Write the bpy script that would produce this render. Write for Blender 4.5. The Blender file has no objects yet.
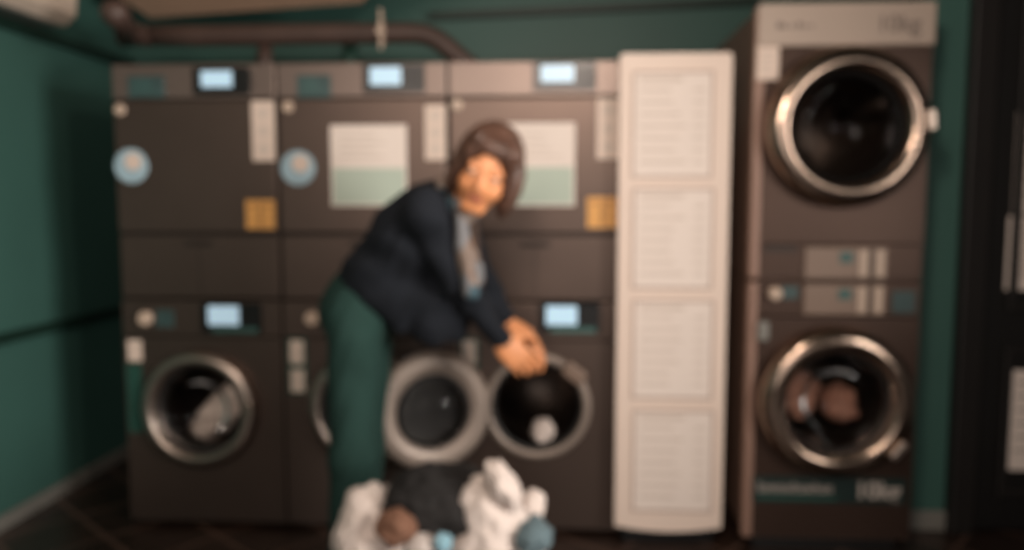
import bpy, bmesh, math, random
import numpy as np
from mathutils import Vector, Matrix, noise

random.seed(7)
PI = math.pi
SC = bpy.context.scene
COL = SC.collection

# ------------------------------------------------------------------ camera geometry
FPX, CAMH = 780.0, 1.39
YAW, PITCH = math.radians(3.0), math.atan(70 / 780.0)
CF = Vector((-math.sin(YAW) * math.cos(PITCH), math.cos(YAW) * math.cos(PITCH), -math.sin(PITCH)))
CR = Vector((math.cos(YAW), math.sin(YAW), 0))
CU = CR.cross(CF)


def at(px, py, y):
    """point of the place seen at a pixel of the photo, at distance y along the room"""
    d = CF * FPX + CR * (px - 512) + CU * (275 - py)
    return Vector((0, 0, CAMH)) + d * (y / d.y)


# ------------------------------------------------------------------ materials
def lin(c):
    return tuple((v / 255 / 12.92) if v / 255 <= 0.04045 else ((v / 255 + 0.055) / 1.055) ** 2.4 for v in c) + (1.0,)


def mat(name, rgb, rough=0.5, metal=0.0, var=0.0, vscale=8.0, bump=0.0, bscale=40.0, spec=0.5, emit=None, estr=0.0, sheen=0.0):
    m = bpy.data.materials.new(name)
    m.use_nodes = True
    nt = m.node_tree
    b = nt.nodes['Principled BSDF']
    c = lin(rgb)
    b.inputs['Base Color'].default_value = c
    b.inputs['Roughness'].default_value = rough
    b.inputs['Metallic'].default_value = metal
    b.inputs['Specular IOR Level'].default_value = spec
    if sheen:
        b.inputs['Sheen Weight'].default_value = sheen
    if emit:
        b.inputs['Emission Color'].default_value = lin(emit)
        b.inputs['Emission Strength'].default_value = estr
    tc = nt.nodes.new('ShaderNodeTexCoord')
    if var:
        n = nt.nodes.new('ShaderNodeTexNoise')
        n.inputs['Scale'].default_value = vscale
        n.inputs['Detail'].default_value = 4
        r = nt.nodes.new('ShaderNodeValToRGB')
        r.color_ramp.elements[0].position = 0.3
        r.color_ramp.elements[1].position = 0.7
        r.color_ramp.elements[0].color = tuple(v * (1 - var) for v in c[:3]) + (1,)
        r.color_ramp.elements[1].color = tuple(min(1, v * (1 + var)) for v in c[:3]) + (1,)
        nt.links.new(tc.outputs['Object'], n.inputs['Vector'])
        nt.links.new(n.outputs['Fac'], r.inputs['Fac'])
        nt.links.new(r.outputs['Color'], b.inputs['Base Color'])
    if bump:
        n2 = nt.nodes.new('ShaderNodeTexNoise')
        n2.inputs['Scale'].default_value = bscale
        bp = nt.nodes.new('ShaderNodeBump')
        bp.inputs['Strength'].default_value = bump
        bp.inputs['Distance'].default_value = 0.01
        nt.links.new(tc.outputs['Object'], n2.inputs['Vector'])
        nt.links.new(n2.outputs['Fac'], bp.inputs['Height'])
        nt.links.new(bp.outputs['Normal'], b.inputs['Normal'])
    return m


def glass_mat(name, tint, gloss=0.25):
    m = bpy.data.materials.new(name)
    m.use_nodes = True
    nt = m.node_tree
    nt.nodes.clear()
    out = nt.nodes.new('ShaderNodeOutputMaterial')
    mix = nt.nodes.new('ShaderNodeMixShader')
    tr = nt.nodes.new('ShaderNodeBsdfTransparent')
    tr.inputs['Color'].default_value = tint + (1,)
    gl = nt.nodes.new('ShaderNodeBsdfGlossy')
    gl.inputs['Roughness'].default_value = 0.06
    lw = nt.nodes.new('ShaderNodeLayerWeight')
    lw.inputs['Blend'].default_value = gloss
    nt.links.new(lw.outputs['Fresnel'], mix.inputs['Fac'])
    nt.links.new(tr.outputs[0], mix.inputs[1])
    nt.links.new(gl.outputs[0], mix.inputs[2])
    nt.links.new(mix.outputs[0], out.inputs['Surface'])
    return m


M = {}
M['green_wall'] = mat('green_wall_paint', (60, 96, 88), 0.5, var=0.06, vscale=2.0, bump=0.15, bscale=60)
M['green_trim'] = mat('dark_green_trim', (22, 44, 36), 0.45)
M['green_deep'] = mat('deep_green_paint', (30, 62, 52), 0.5, var=0.06)
M['ceiling'] = mat('ceiling_paint', (60, 66, 60), 0.8, var=0.05)
M['beige'] = mat('beige_soffit_paint', (176, 146, 124), 0.6, var=0.05)
M['plastic_beige'] = mat('aged_white_plastic', (205, 188, 172), 0.4, var=0.03)
M['base_grey'] = mat('grey_baseboard', (120, 118, 112), 0.5, var=0.1)
M['black_gloss'] = mat('black_door_paint', (14, 12, 11), 0.5, var=0.15, vscale=5)
M['black_brown'] = mat('dark_brown_frame', (21, 17, 15), 0.55, var=0.12, vscale=6)
M['pipe'] = mat('brown_lacquered_pipe', (74, 58, 52), 0.45, var=0.15, vscale=6)
M['machine'] = mat('anthracite_steel', (96, 82, 75), 0.40, metal=0.85, var=0.05, vscale=4, bump=0.03, bscale=8)
M['machine_top'] = mat('anthracite_strip', (122, 108, 101), 0.4, metal=0.7, var=0.04, vscale=4)
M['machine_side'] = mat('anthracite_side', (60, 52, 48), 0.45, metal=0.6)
M['tower'] = mat('brown_steel', (76, 59, 51), 0.36, metal=0.7, var=0.05, vscale=4, bump=0.03, bscale=8)
M['tower_side_lit'] = mat('brown_steel_lit_side', (138, 108, 94), 0.45, metal=0.1, var=0.05)  # brown steel lightened in place of light falling on the tower's side
M['corner'] = mat('light_brown_corner_trim', (140, 110, 96), 0.45, metal=0.1)
M['header'] = mat('warm_white_header', (172, 155, 142), 0.45, var=0.02)
M['keypad'] = mat('beige_keypad', (126, 106, 93), 0.4, metal=0.2, var=0.03)
M['chrome'] = mat('brushed_chrome', (184, 168, 156), 0.34, metal=1.0, bump=0.05, bscale=20)
M['washer_ring'] = mat('grey_steel_ring', (166, 152, 142), 0.34, metal=1.0, bump=0.06, bscale=24)
M['tower_ring'] = mat('dark_chrome_ring', (158, 138, 124), 0.2, metal=1.0, bump=0.05, bscale=20)
M['dull_ring'] = mat('grey_ring_plastic', (146, 132, 122), 0.42, metal=0.3, var=0.04)
M['rubber'] = mat('black_rubber', (14, 13, 13), 0.55)
M['dark'] = mat('black_plastic', (12, 12, 13), 0.3)
M['drum'] = mat('steel_drum', (84, 74, 68), 0.35, metal=0.85, var=0.1, bump=0.2, bscale=60)
M['glass'] = glass_mat('door_glass', (0.94, 0.92, 0.90), 0.14)
M['screen'] = mat('lit_display', (150, 185, 205), 0.3, emit=(184, 206, 220), estr=0.66)
M['teal_btn'] = mat('teal_keys', (58, 92, 88), 0.4, var=0.1, vscale=60)
M['teal_plate'] = mat('teal_grey_plate', (52, 74, 74), 0.45, var=0.15, vscale=20)
M['teal_sign'] = mat('dark_teal_sign', (12, 34, 31), 0.5)
M['teal_line'] = mat('teal_ink', (30, 74, 64), 0.5)
M['white_label'] = mat('white_label', (214, 194, 180), 0.55, var=0.02)
M['white_paper'] = mat('white_paper', (226, 212, 202), 0.6, var=0.02)
M['green_paper'] = mat('pale_green_print', (178, 190, 176), 0.6, var=0.02)
M['blue_badge'] = mat('pale_blue_sticker', (158, 184, 196), 0.45, var=0.12, vscale=25)
M['orange'] = mat('orange_sticker', (218, 160, 88), 0.5, var=0.06, vscale=40)
M['orange_dark'] = mat('brown_print', (140, 92, 46), 0.5)
M['ink'] = mat('grey_ink', (120, 108, 100), 0.6)
M['faint_ink'] = mat('faint_ink', (200, 184, 172), 0.6)
M['text_white'] = mat('off_white_letters', (170, 160, 152), 0.5)
M['knob_pale'] = mat('pale_knob', (190, 168, 150), 0.35)
M['board'] = mat('warm_white_board', (224, 204, 190), 0.5, var=0.02, vscale=3)
M['board_line'] = mat('board_outline', (172, 150, 138), 0.5)
M['skin'] = mat('skin', (214, 144, 98), 0.42, var=0.05, vscale=14)
M['lips'] = mat('lips', (176, 100, 84), 0.45)
M['eye_white'] = mat('eye_white', (225, 215, 205), 0.25)
M['iris'] = mat('dark_iris', (50, 34, 24), 0.2)
M['hair'] = mat('brown_hair', (86, 61, 50), 0.45, var=0.35, vscale=22, bump=0.5, bscale=60)
M['navy'] = mat('navy_jacket_cloth', (21, 25, 32), 0.9, var=0.1, vscale=10, bump=0.3, bscale=90, spec=0.3)
M['navy_lining'] = mat('jacket_collar_cloth', (22, 27, 33), 0.8, var=0.1)
M['trouser'] = mat('green_trouser_cloth', (31, 56, 51), 0.88, var=0.1, vscale=10, bump=0.3, bscale=90, spec=0.25)
M['shirt'] = mat('pale_shirt', (190, 178, 170), 0.8, var=0.1)
M['shoe'] = mat('black_shoe', (24, 22, 22), 0.4)
M['towel_white'] = mat('white_cotton', (208, 194, 186), 0.85, var=0.03, vscale=12, bump=0.3, bscale=80)
M['towel_grey'] = mat('pale_grey_cotton', (188, 178, 172), 0.85, var=0.06, bump=0.3, bscale=80)
M['cloth_black'] = mat('black_cotton', (20, 17, 16), 0.9, var=0.1, bump=0.3, bscale=80)
M['cloth_brown'] = mat('brown_cotton', (112, 78, 60), 0.85, var=0.1, bump=0.3, bscale=80)
M['cloth_blue'] = mat('slate_blue_cotton', (92, 110, 116), 0.85, var=0.1, bump=0.3, bscale=80)
M['cloth_sky'] = mat('pale_blue_cotton', (130, 168, 182), 0.85, var=0.1, bump=0.3, bscale=80)
M['cloth_rose'] = mat('dusty_rose_cotton', (176, 130, 112), 0.85, var=0.1, bump=0.3, bscale=80)
M['lamp'] = mat('lamp_diffuser', (255, 240, 220), 0.5, emit=(255, 226, 196), estr=3.0)
M['green_tag'] = mat('green_sticker', (30, 70, 60), 0.5)


def scarf_mat():
    m = mat('patterned_scarf_cloth', (150, 130, 118), 0.8)
    nt = m.node_tree
    b = nt.nodes['Principled BSDF']
    tc = nt.nodes.new('ShaderNodeTexCoord')
    v = nt.nodes.new('ShaderNodeTexVoronoi')
    v.inputs['Scale'].default_value = 16
    r = nt.nodes.new('ShaderNodeValToRGB')
    r.color_ramp.interpolation = 'CONSTANT'
    e = r.color_ramp.elements
    e[0].position, e[0].color = 0.0, lin((128, 112, 102))
    e[1].position, e[1].color = 0.4, lin((70, 52, 42))
    for p, c in ((0.58, (112, 112, 114)), (0.75, (58, 82, 92)), (0.88, (120, 94, 78))):
        x = e.new(p)
        x.color = lin(c)
    sp = nt.nodes.new('ShaderNodeSeparateColor')
    nt.links.new(tc.outputs['Object'], v.inputs['Vector'])
    nt.links.new(v.outputs['Color'], sp.inputs['Color'])
    nt.links.new(sp.outputs['Red'], r.inputs['Fac'])
    nt.links.new(r.outputs['Color'], b.inputs['Base Color'])
    return m


M['scarf'] = scarf_mat()


def floor_mat():
    m = mat('dark_diagonal_tiles', (40, 32, 28), 0.28)
    nt = m.node_tree
    b = nt.nodes['Principled BSDF']
    tc = nt.nodes.new('ShaderNodeTexCoord')
    mp = nt.nodes.new('ShaderNodeMapping')
    mp.inputs['Rotation'].default_value = (0, 0, math.radians(40))
    br = nt.nodes.new('ShaderNodeTexBrick')
    br.offset = 0.0
    br.inputs['Scale'].default_value = 1.0
    br.inputs['Brick Width'].default_value = 0.33
    br.inputs['Row Height'].default_value = 0.33
    br.inputs['Mortar Size'].default_value = 0.012
    br.inputs['Mortar Smooth'].default_value = 0.2
    br.inputs['Color1'].default_value = lin((44, 33, 28))
    br.inputs['Color2'].default_value = lin((56, 41, 34))
    br.inputs['Mortar'].default_value = lin((98, 76, 66))
    n = nt.nodes.new('ShaderNodeTexNoise')
    n.inputs['Scale'].default_value = 6
    mx = nt.nodes.new('ShaderNodeMixRGB')
    mx.blend_type = 'MULTIPLY'
    mx.inputs['Fac'].default_value = 0.6
    nt.links.new(tc.outputs['Object'], mp.inputs['Vector'])
    nt.links.new(mp.outputs[0], br.inputs['Vector'])
    nt.links.new(tc.outputs['Object'], n.inputs['Vector'])
    nt.links.new(br.outputs['Color'], mx.inputs['Color1'])
    nt.links.new(n.outputs['Fac'], mx.inputs['Color2'])
    nt.links.new(mx.outputs[0], b.inputs['Base Color'])
    bp = nt.nodes.new('ShaderNodeBump')
    bp.inputs['Strength'].default_value = 0.3
    bp.inputs['Distance'].default_value = 0.004
    bp.invert = True
    nt.links.new(br.outputs['Fac'], bp.inputs['Height'])
    nt.links.new(bp.outputs['Normal'], b.inputs['Normal'])
    return m


M['floor'] = floor_mat()


# ------------------------------------------------------------------ object helpers
WORLD = {}          # world position of every object's origin


def put(name, mesh, m, parent=None, smooth=False, origin=None):
    """link a mesh given in world coordinates as one object under a parent"""
    if isinstance(mesh, bmesh.types.BMesh):
        me = bpy.data.meshes.new(name)
        mesh.normal_update()
        mesh.to_mesh(me)
        mesh.free()
    else:
        me = mesh
    o = bpy.data.objects.new(name, me)
    COL.objects.link(o)
    if parent is not None:
        org = WORLD[parent.name]
        o.parent = parent
        loc = Vector((0, 0, 0))
    else:
        if origin is None:
            vs = [v.co for v in me.vertices]
            org = Vector(((min(v.x for v in vs) + max(v.x for v in vs)) / 2, (min(v.y for v in vs) + max(v.y for v in vs)) / 2, min(v.z for v in vs)))
        else:
            org = Vector(origin)
        o.location = org
    me.transform(Matrix.Translation(-org))
    WORLD[o.name] = org
    for x in (m if isinstance(m, (list, tuple)) else [m]):
        me.materials.append(M[x] if isinstance(x, str) else x)
    if smooth:
        for p in me.polygons:
            p.use_smooth = True
    return o


def thing(name, label, cat, loc, group=None):
    o = bpy.data.objects.new(name, None)
    COL.objects.link(o)
    o.empty_display_size = 0.1
    o.location = loc
    WORLD[o.name] = Vector(loc)
    o['label'] = label
    o['category'] = cat
    if group:
        o['group'] = group
    return o


def tag(o, label, cat, group=None):
    o['label'] = label
    o['category'] = cat
    if group:
        o['group'] = group
    return o


def struct(name, bm, m, parent=None, label=None):
    o = put(name, bm, m, parent)
    if parent is None:
        o['kind'] = 'structure'
        if label:
            o['label'] = label
    return o


def B():
    return bmesh.new()


def box(bm, x0, x1, y0, y1, z0, z1, bevel=0.0, seg=2):
    r = bmesh.ops.create_cube(bm, size=1)
    vs = r['verts']
    for v in vs:
        v.co = Vector((x0 + (v.co.x + .5) * (x1 - x0), y0 + (v.co.y + .5) * (y1 - y0), z0 + (v.co.z + .5) * (z1 - z0)))
    if bevel > 0:
        es = list({e for v in vs for e in v.link_edges})
        bmesh.ops.bevel(bm, geom=es, offset=bevel, segments=seg, profile=0.5, affect='EDGES')
    return bm


def disc(bm, c, r, y0, y1, seg=40, bevel=0.0):
    """short cylinder facing -Y between y0 (front) and y1"""
    lathe(bm, [(0, y0), (r - bevel, y0), (r, y0 + bevel), (r, y1), (0, y1)], c, seg)
    return bm


def lathe(bm, prof, c, seg=64, frame=None):
    """turn a profile of (radius, depth) pairs round an axis through c; frame = (right, up, depth) vectors"""
    if frame is None:
        frame = (Vector((1, 0, 0)), Vector((0, 0, 1)), Vector((0, 1, 0)))
    R, U, D = frame
    c = Vector(c)
    rows = []
    for r, d in prof:
        base = c + D * (d - (c.y if frame[2] == Vector((0, 1, 0)) else 0)) if D == Vector((0, 1, 0)) else c + D * d
        if r <= 1e-6:
            rows.append([bm.verts.new(base)])
        else:
            rows.append([bm.verts.new(base + R * (r * math.cos(2 * PI * k / seg)) + U * (r * math.sin(2 * PI * k / seg))) for k in range(seg)])
    for a, b in zip(rows, rows[1:]):
        for k in range(seg):
            k2 = (k + 1) % seg
            if len(a) == 1 and len(b) == 1:
                continue
            if len(a) == 1:
                f = (a[0], b[k2], b[k])
            elif len(b) == 1:
                f = (a[k], a[k2], b[0])
            else:
                f = (a[k], a[k2], b[k2], b[k])
            bm.faces.new(f)
    bmesh.ops.recalc_face_normals(bm, faces=bm.faces)
    return bm


def tube(bm, pts, rad, seg=16, cap=True):
    pts = [Vector(p) for p in pts]
    n = len(pts)
    rads = rad if isinstance(rad, (list, tuple)) else [rad] * n
    ref = Vector((0, 0, 1))
    t0 = (pts[1] - pts[0]).normalized()
    if abs(t0.dot(ref)) > 0.9:
        ref = Vector((0, 1, 0))
    rows = []
    for i, p in enumerate(pts):
        t = (pts[min(i + 1, n - 1)] - pts[max(i - 1, 0)]).normalized()
        a = ref - t * ref.dot(t)
        a.normalize()
        b = t.cross(a)
        rows.append([bm.verts.new(p + (a * math.cos(2 * PI * k / seg) + b * math.sin(2 * PI * k / seg)) * rads[i]) for k in range(seg)])
    for a, b in zip(rows, rows[1:]):
        for k in range(seg):
            bm.faces.new((a[k], a[(k + 1) % seg], b[(k + 1) % seg], b[k]))
    if cap:
        bm.faces.new(rows[0])
        bm.faces.new(rows[-1])
    bmesh.ops.recalc_face_normals(bm, faces=bm.faces)
    return bm


def hole_panel(bm, x0, x1, z0, z1, cx, cz, r, y0, y1, n=64):
    """a slab with a round hole: front at y0, back at y1"""
    angs = sorted([2 * PI * k / n for k in range(n)] + [math.atan2(zz - cz, xx - cx) % (2 * PI) for xx in (x0, x1) for zz in (z0, z1)])
    ang = []
    for a in angs:
        if not ang or a - ang[-1] > 1e-4:
            ang.append(a)
    F, I, FB, IB = [], [], [], []
    for a in ang:
        c, s = math.cos(a), math.sin(a)
        t = min(((x1 - cx) / c if c > 1e-9 else (x0 - cx) / c if c < -1e-9 else 1e9), ((z1 - cz) / s if s > 1e-9 else (z0 - cz) / s if s < -1e-9 else 1e9))
        F.append(bm.verts.new((cx + c * t, y0, cz + s * t)))
        FB.append(bm.verts.new((cx + c * t, y1, cz + s * t)))
        I.append(bm.verts.new((cx + c * r, y0, cz + s * r)))
        IB.append(bm.verts.new((cx + c * r, y1, cz + s * r)))
    m = len(ang)
    for k in range(m):
        j = (k + 1) % m
        bm.faces.new((F[k], F[j], I[j], I[k]))
        bm.faces.new((FB[k], IB[k], IB[j], FB[j]))
        bm.faces.new((I[k], I[j], IB[j], IB[k]))
        bm.faces.new((F[k], FB[k], FB[j], F[j]))
    bmesh.ops.recalc_face_normals(bm, faces=bm.faces)
    return bm


def text_mesh(name, s, size, loc, m, parent, bold=0.0, shear=0.0):
    cu = bpy.data.curves.new(name, 'FONT')
    cu.body = s
    cu.size = size
    cu.extrude = 0.0015
    cu.offset = bold
    cu.shear = shear
    cu.align_x, cu.align_y = 'CENTER', 'CENTER'
    t = bpy.data.objects.new(name + '_source', cu)
    COL.objects.link(t)
    bpy.context.view_layer.update()
    me = bpy.data.meshes.new_from_object(t)
    bpy.data.objects.remove(t)
    me.name = name
    me.transform(Matrix.Translation(loc) @ Matrix.Rotation(PI / 2, 4, 'X'))
    return put(name, me, m, parent)


# ------------------------------------------------------------------ smooth solids: blended tapered capsules and ellipsoids -> surface nets
def surf(prims, cell, pad=0.05, noise_fn=None):
    """prims: list of (op, kind, args, k). op '+' add, '-' cut, '&' keep. Returns a mesh in world coordinates"""
    lo = np.array([1e9] * 3)
    hi = -lo
    for op, kind, a, k in prims:
        if op != '+':
            continue
        if kind == 'cap':
            p, q, r0, r1 = a
            for pt, r in ((p, r0), (q, r1)):
                lo = np.minimum(lo, np.array(pt) - r)
                hi = np.maximum(hi, np.array(pt) + r)
        else:
            c, ax, rad = a
            r = max(rad)
            lo = np.minimum(lo, np.array(c) - r)
            hi = np.maximum(hi, np.array(c) + r)
    lo -= pad
    hi += pad
    n = np.ceil((hi - lo) / cell).astype(int) + 1
    D = np.full(tuple(n), 1.0, np.float32)
    xs = [lo[i] + cell * np.arange(n[i]) for i in range(3)]

    def dist(kind, a, X, Y, Z):
        if kind == 'cap':
            p, q, r0, r1 = np.array(a[0]), np.array(a[1]), a[2], a[3]
            d = q - p
            L2 = max(float(d @ d), 1e-12)
            t = np.clip(((X - p[0]) * d[0] + (Y - p[1]) * d[1] + (Z - p[2]) * d[2]) / L2, 0, 1)
            return np.sqrt((X - p[0] - t * d[0]) ** 2 + (Y - p[1] - t * d[1]) ** 2 + (Z - p[2] - t * d[2]) ** 2) - (r0 + (r1 - r0) * t)
        if kind == 'ell':
            c, ax, rad = np.array(a[0]), a[1], a[2]
            s1 = s2 = 0
            for e, r in zip(ax, rad):
                v = (X - c[0]) * e[0] + (Y - c[1]) * e[1] + (Z - c[2]) * e[2]
                s1 = s1 + (v / r) ** 2
                s2 = s2 + (v / r ** 2) ** 2
            k0, k1 = np.sqrt(s1), np.sqrt(s2) + 1e-9
            return k0 * (k0 - 1) / k1
        if kind == 'plane':           # point, outward normal
            p, nn = np.array(a[0]), np.array(a[1])
            return (X - p[0]) * nn[0] + (Y - p[1]) * nn[1] + (Z - p[2]) * nn[2]

    for op, kind, a, k in prims:
        if kind == 'plane' or op == '&':
            sl = [slice(0, n[i]) for i in range(3)]
        else:
            if kind == 'cap':
                b0 = np.minimum(np.array(a[0]) - a[2], np.array(a[1]) - a[3])
                b1 = np.maximum(np.array(a[0]) + a[2], np.array(a[1]) + a[3])
            else:
                b0, b1 = np.array(a[0]) - max(a[2]), np.array(a[0]) + max(a[2])
            m = 2 * k + 3 * cell + 0.02
            i0 = np.clip(np.floor((b0 - m - lo) / cell).astype(int), 0, n - 1)
            i1 = np.clip(np.ceil((b1 + m - lo) / cell).astype(int) + 1, 1, n)
            if np.any(i1 <= i0):
                continue
            sl = [slice(i0[i], i1[i]) for i in range(3)]
        X, Y, Z = np.meshgrid(*[xs[i][sl[i]] for i in range(3)], indexing='ij', sparse=True)
        d = dist(kind, a, X, Y, Z).astype(np.float32)
        S = D[tuple(sl)]
        kk = max(k, 1e-5)
        if op == '+':
            h = np.maximum(kk - np.abs(S - d), 0) / kk
            D[tuple(sl)] = np.minimum(S, d) - h * h * kk * 0.25
        elif op == '-':
            h = np.maximum(kk - np.abs(S + d), 0) / kk
            D[tuple(sl)] = np.maximum(S, -d) + h * h * kk * 0.25
        else:
            h = np.maximum(kk - np.abs(S - d), 0) / kk
            D[tuple(sl)] = np.maximum(S, d) + h * h * kk * 0.25
    if noise_fn is not None:
        X, Y, Z = np.meshgrid(*xs, indexing='ij', sparse=True)
        D += noise_fn(X, Y, Z).astype(np.float32)
    # surface nets
    ins = D < 0
    c8 = [ins[i:n[0] - 1 + i, j:n[1] - 1 + j, l:n[2] - 1 + l] for i in (0, 1) for j in (0, 1) for l in (0, 1)]
    s = sum(c.astype(np.int8) for c in c8)
    act = (s > 0) & (s < 8)
    ids = -np.ones(act.shape, np.int64)
    idx = np.argwhere(act)
    ids[act] = np.arange(len(idx))
    acc = np.zeros((len(idx), 3))
    cnt = np.zeros(len(idx))
    corners = [(i, j, l) for i in (0, 1) for j in (0, 1) for l in (0, 1)]
    vals = {c: D[idx[:, 0] + c[0], idx[:, 1] + c[1], idx[:, 2] + c[2]] for c in corners}
    for c in corners:
        for axn in range(3):
            if c[axn] == 0:
                e = list(c)
                e[axn] = 1
                va, vb = vals[c], vals[tuple(e)]
                cr = (va < 0) != (vb < 0)
                t = np.where(cr, va / np.where(cr, va - vb, 1), 0)
                pos = np.tile(np.array(c, float), (len(idx), 1))
                pos[:, axn] += t
                acc += pos * cr[:, None]
                cnt += cr
    V = lo + (idx + acc / cnt[:, None]) * cell
    faces = []
    for axn in range(3):
        o1, o2 = [(1, 2), (2, 0), (0, 1)][axn]
        sh = [slice(None)] * 3
        a_sl = list(sh)
        b_sl = list(sh)
        a_sl[axn] = slice(0, n[axn] - 1)
        b_sl[axn] = slice(1, n[axn])
        A, Bv = ins[tuple(a_sl)], ins[tuple(b_sl)]
        for flip, E in ((False, A & ~Bv), (True, ~A & Bv)):
            p = np.argwhere(E)
            if not len(p):
                continue
            p = p[(p[:, o1] > 0) & (p[:, o2] > 0) & (p[:, o1] < n[o1] - 1) & (p[:, o2] < n[o2] - 1)]
            q = []
            for da, db in ((1, 1), (0, 1), (0, 0), (1, 0)):
                w = p.copy()
                w[:, o1] -= da
                w[:, o2] -= db
                q.append(ids[w[:, 0], w[:, 1], w[:, 2]])
            f = np.stack(q, 1)
            if flip:
                f = f[:, ::-1]
            faces.append(f)
    Fc = np.concatenate(faces)
    Fc = Fc[(Fc >= 0).all(1)]
    me = bpy.data.meshes.new('surface')
    me.from_pydata(V.tolist(), [], Fc.tolist())
    me.update()
    return me


def relax(me, it=2, f=0.5):
    bm = B()
    bm.from_mesh(me)
    for _ in range(it):
        bmesh.ops.smooth_vert(bm, verts=bm.verts, factor=f, use_axis_x=True, use_axis_y=True, use_axis_z=True)
    bm.to_mesh(me)
    bm.free()
    return me


# ------------------------------------------------------------------ the room
YR = 3.2            # front of the left row of machines
YB = 4.32           # back wall
XL = -2.36          # left wall
XR = 2.75

struct('floor', box(B(), XL - .1, XR + .1, -2.6, YB + .1, -0.1, 0), 'floor', label='dark brown diagonal floor tiles')
struct('ceiling', box(B(), XL - .1, XR + .1, -2.6, YB + .1, 3.1, 3.2), 'ceiling')
struct('wall_back', box(B(), XL - .1, XR + .1, YB, YB + .1, 0, 3.1), 'green_wall', label='green wall behind the machines')
struct('wall_left', box(B(), XL - .1, XL, -2.6, YB, 0, 3.1), 'green_wall', label='green painted wall on the left')
# dado rail, upper rail and baseboard along the left wall
zr = at(60, 322, 3.6).z
p = at(5, 345, 3.2)
struct('trim_1', box(B(), XL, XL + .035, -2.6, YB, .80, .845, .006), 'green_trim', label='dark green dado rail along the left wall')
struct('trim_2', box(B(), XL, XL + .045, -2.6, YB, 2.14, 2.185, .006), 'green_trim', label='dark green rail high on the left wall')
struct('baseboard_left', box(B(), XL, XL + .02, -2.6, YB, 0.0, .065, .004), 'base_grey')
# raised ceiling-side strip along the top of the back wall
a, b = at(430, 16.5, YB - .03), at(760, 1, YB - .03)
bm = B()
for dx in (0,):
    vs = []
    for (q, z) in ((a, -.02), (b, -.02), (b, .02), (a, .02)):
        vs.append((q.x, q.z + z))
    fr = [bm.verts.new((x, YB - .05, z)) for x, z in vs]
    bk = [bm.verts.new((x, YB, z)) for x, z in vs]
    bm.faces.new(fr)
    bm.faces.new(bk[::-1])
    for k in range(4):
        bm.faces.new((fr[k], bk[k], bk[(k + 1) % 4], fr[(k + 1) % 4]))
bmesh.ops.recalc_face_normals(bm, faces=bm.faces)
struct('back_strip', bm, 'green_trim', label='dark slanting strip across the top of the back wall')

# beige ceiling soffit
zs = 2.36
A1 = at(152, 19, 3.95)
f1 = A1.z
bp, cp = at(356, 3, 3.60), at(400, -3, 3.5)
zz = f1
def on_z(px, py, z):
    d = CF * FPX + CR * (px - 512) + CU * (275 - py)
    return Vector((0, 0, CAMH)) + d * ((z - CAMH) / d.z)
q = [on_z(150, 18, zz), on_z(362, 3, zz), on_z(480, -6, zz), on_z(520, -150, zz), on_z(120, -150, zz), on_z(128, -2, zz)]
back0, back1 = q[0], q[1]
dirb = (Vector((back1.x, back1.y, 0)) - Vector((back0.x, back0.y, 0))).normalized()
nrm = Vector((dirb.y, -dirb.x, 0))                 # out of the back edge, towards the viewer
run, rise = 1.5, .75
lft = (on_z(132, -2, zz + .1) - back0)
P4 = [Vector(back0), Vector(back1), Vector(back1) + nrm * .35 + dirb * .45, Vector(back1) + nrm * run + dirb * .45, Vector(back0) + nrm * run - dirb * .12, Vector(back0) + nrm * .12 - dirb * .05]
bm = B()
lo_, hi_ = [], []
for v in P4:
    dd = max(0.0, (Vector((v.x - back0.x, v.y - back0.y, 0))).dot(nrm))
    lo_.append(bm.verts.new((v.x, v.y, zz + dd * rise / run)))
    hi_.append(bm.verts.new((v.x, v.y, zz + dd * rise / run + .06)))
bm.faces.new(lo_)
bm.faces.new(hi_[::-1])
for k in range(len(P4)):
    j = (k + 1) % len(P4)
    bm.faces.new((lo_[k], lo_[j], hi_[j], hi_[k]))
bmesh.ops.recalc_face_normals(bm, faces=bm.faces)
struct('trim_4', bm, 'beige', label='beige lowered ceiling panel above the pipe')

# right-hand wall piece with the green strip, and the dark door
YN = 3.34
xn0, xn1 = at(905, 400, YN).x, at(957, 250, YN).x
struct('wall_right', box(B(), xn0, xn1 + .02, YN, YN + .12, 0, 3.1), 'green_wall', label='narrow strip of green wall between the tower and the dark door')
struct('baseboard_right', box(B(), xn0, xn1, YN - .02, YN, 0, .085, .004), 'base_grey')
dw = .95
dx0 = xn1
d = struct('door_1', box(B(), dx0 + .10, dx0 + .10 + dw, YN - .02, YN + .04, 0.01, 2.5, .004), 'black_gloss', label='black panelled door on the right edge')
bm = B()
box(bm, dx0, dx0 + .10, YN - .06, YN + .08, 0, 2.6, .008)
box(bm, dx0 + .10 + dw, dx0 + .2 + dw, YN - .06, YN + .08, 0, 2.6, .008)
box(bm, dx0 + .10, dx0 + .10 + dw, YN - .06, YN + .08, 2.5, 2.6, .008)
struct('door_frame', bm, 'black_brown', d)


def moulding(z0, z1):
    bm = B()
    x0, x1 = dx0 + .20, dx0 + dw - .02
    w = .035
    for (a0, a1, b0, b1) in ((x0, x1, z0, z0 + w), (x0, x1, z1 - w, z1), (x0, x0 + w, z0 + w, z1 - w), (x1 - w, x1, z0 + w, z1 - w)):
        box(bm, a0, a1, YN - .04, YN - .02, b0, b1, .006)
    return bm


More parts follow.
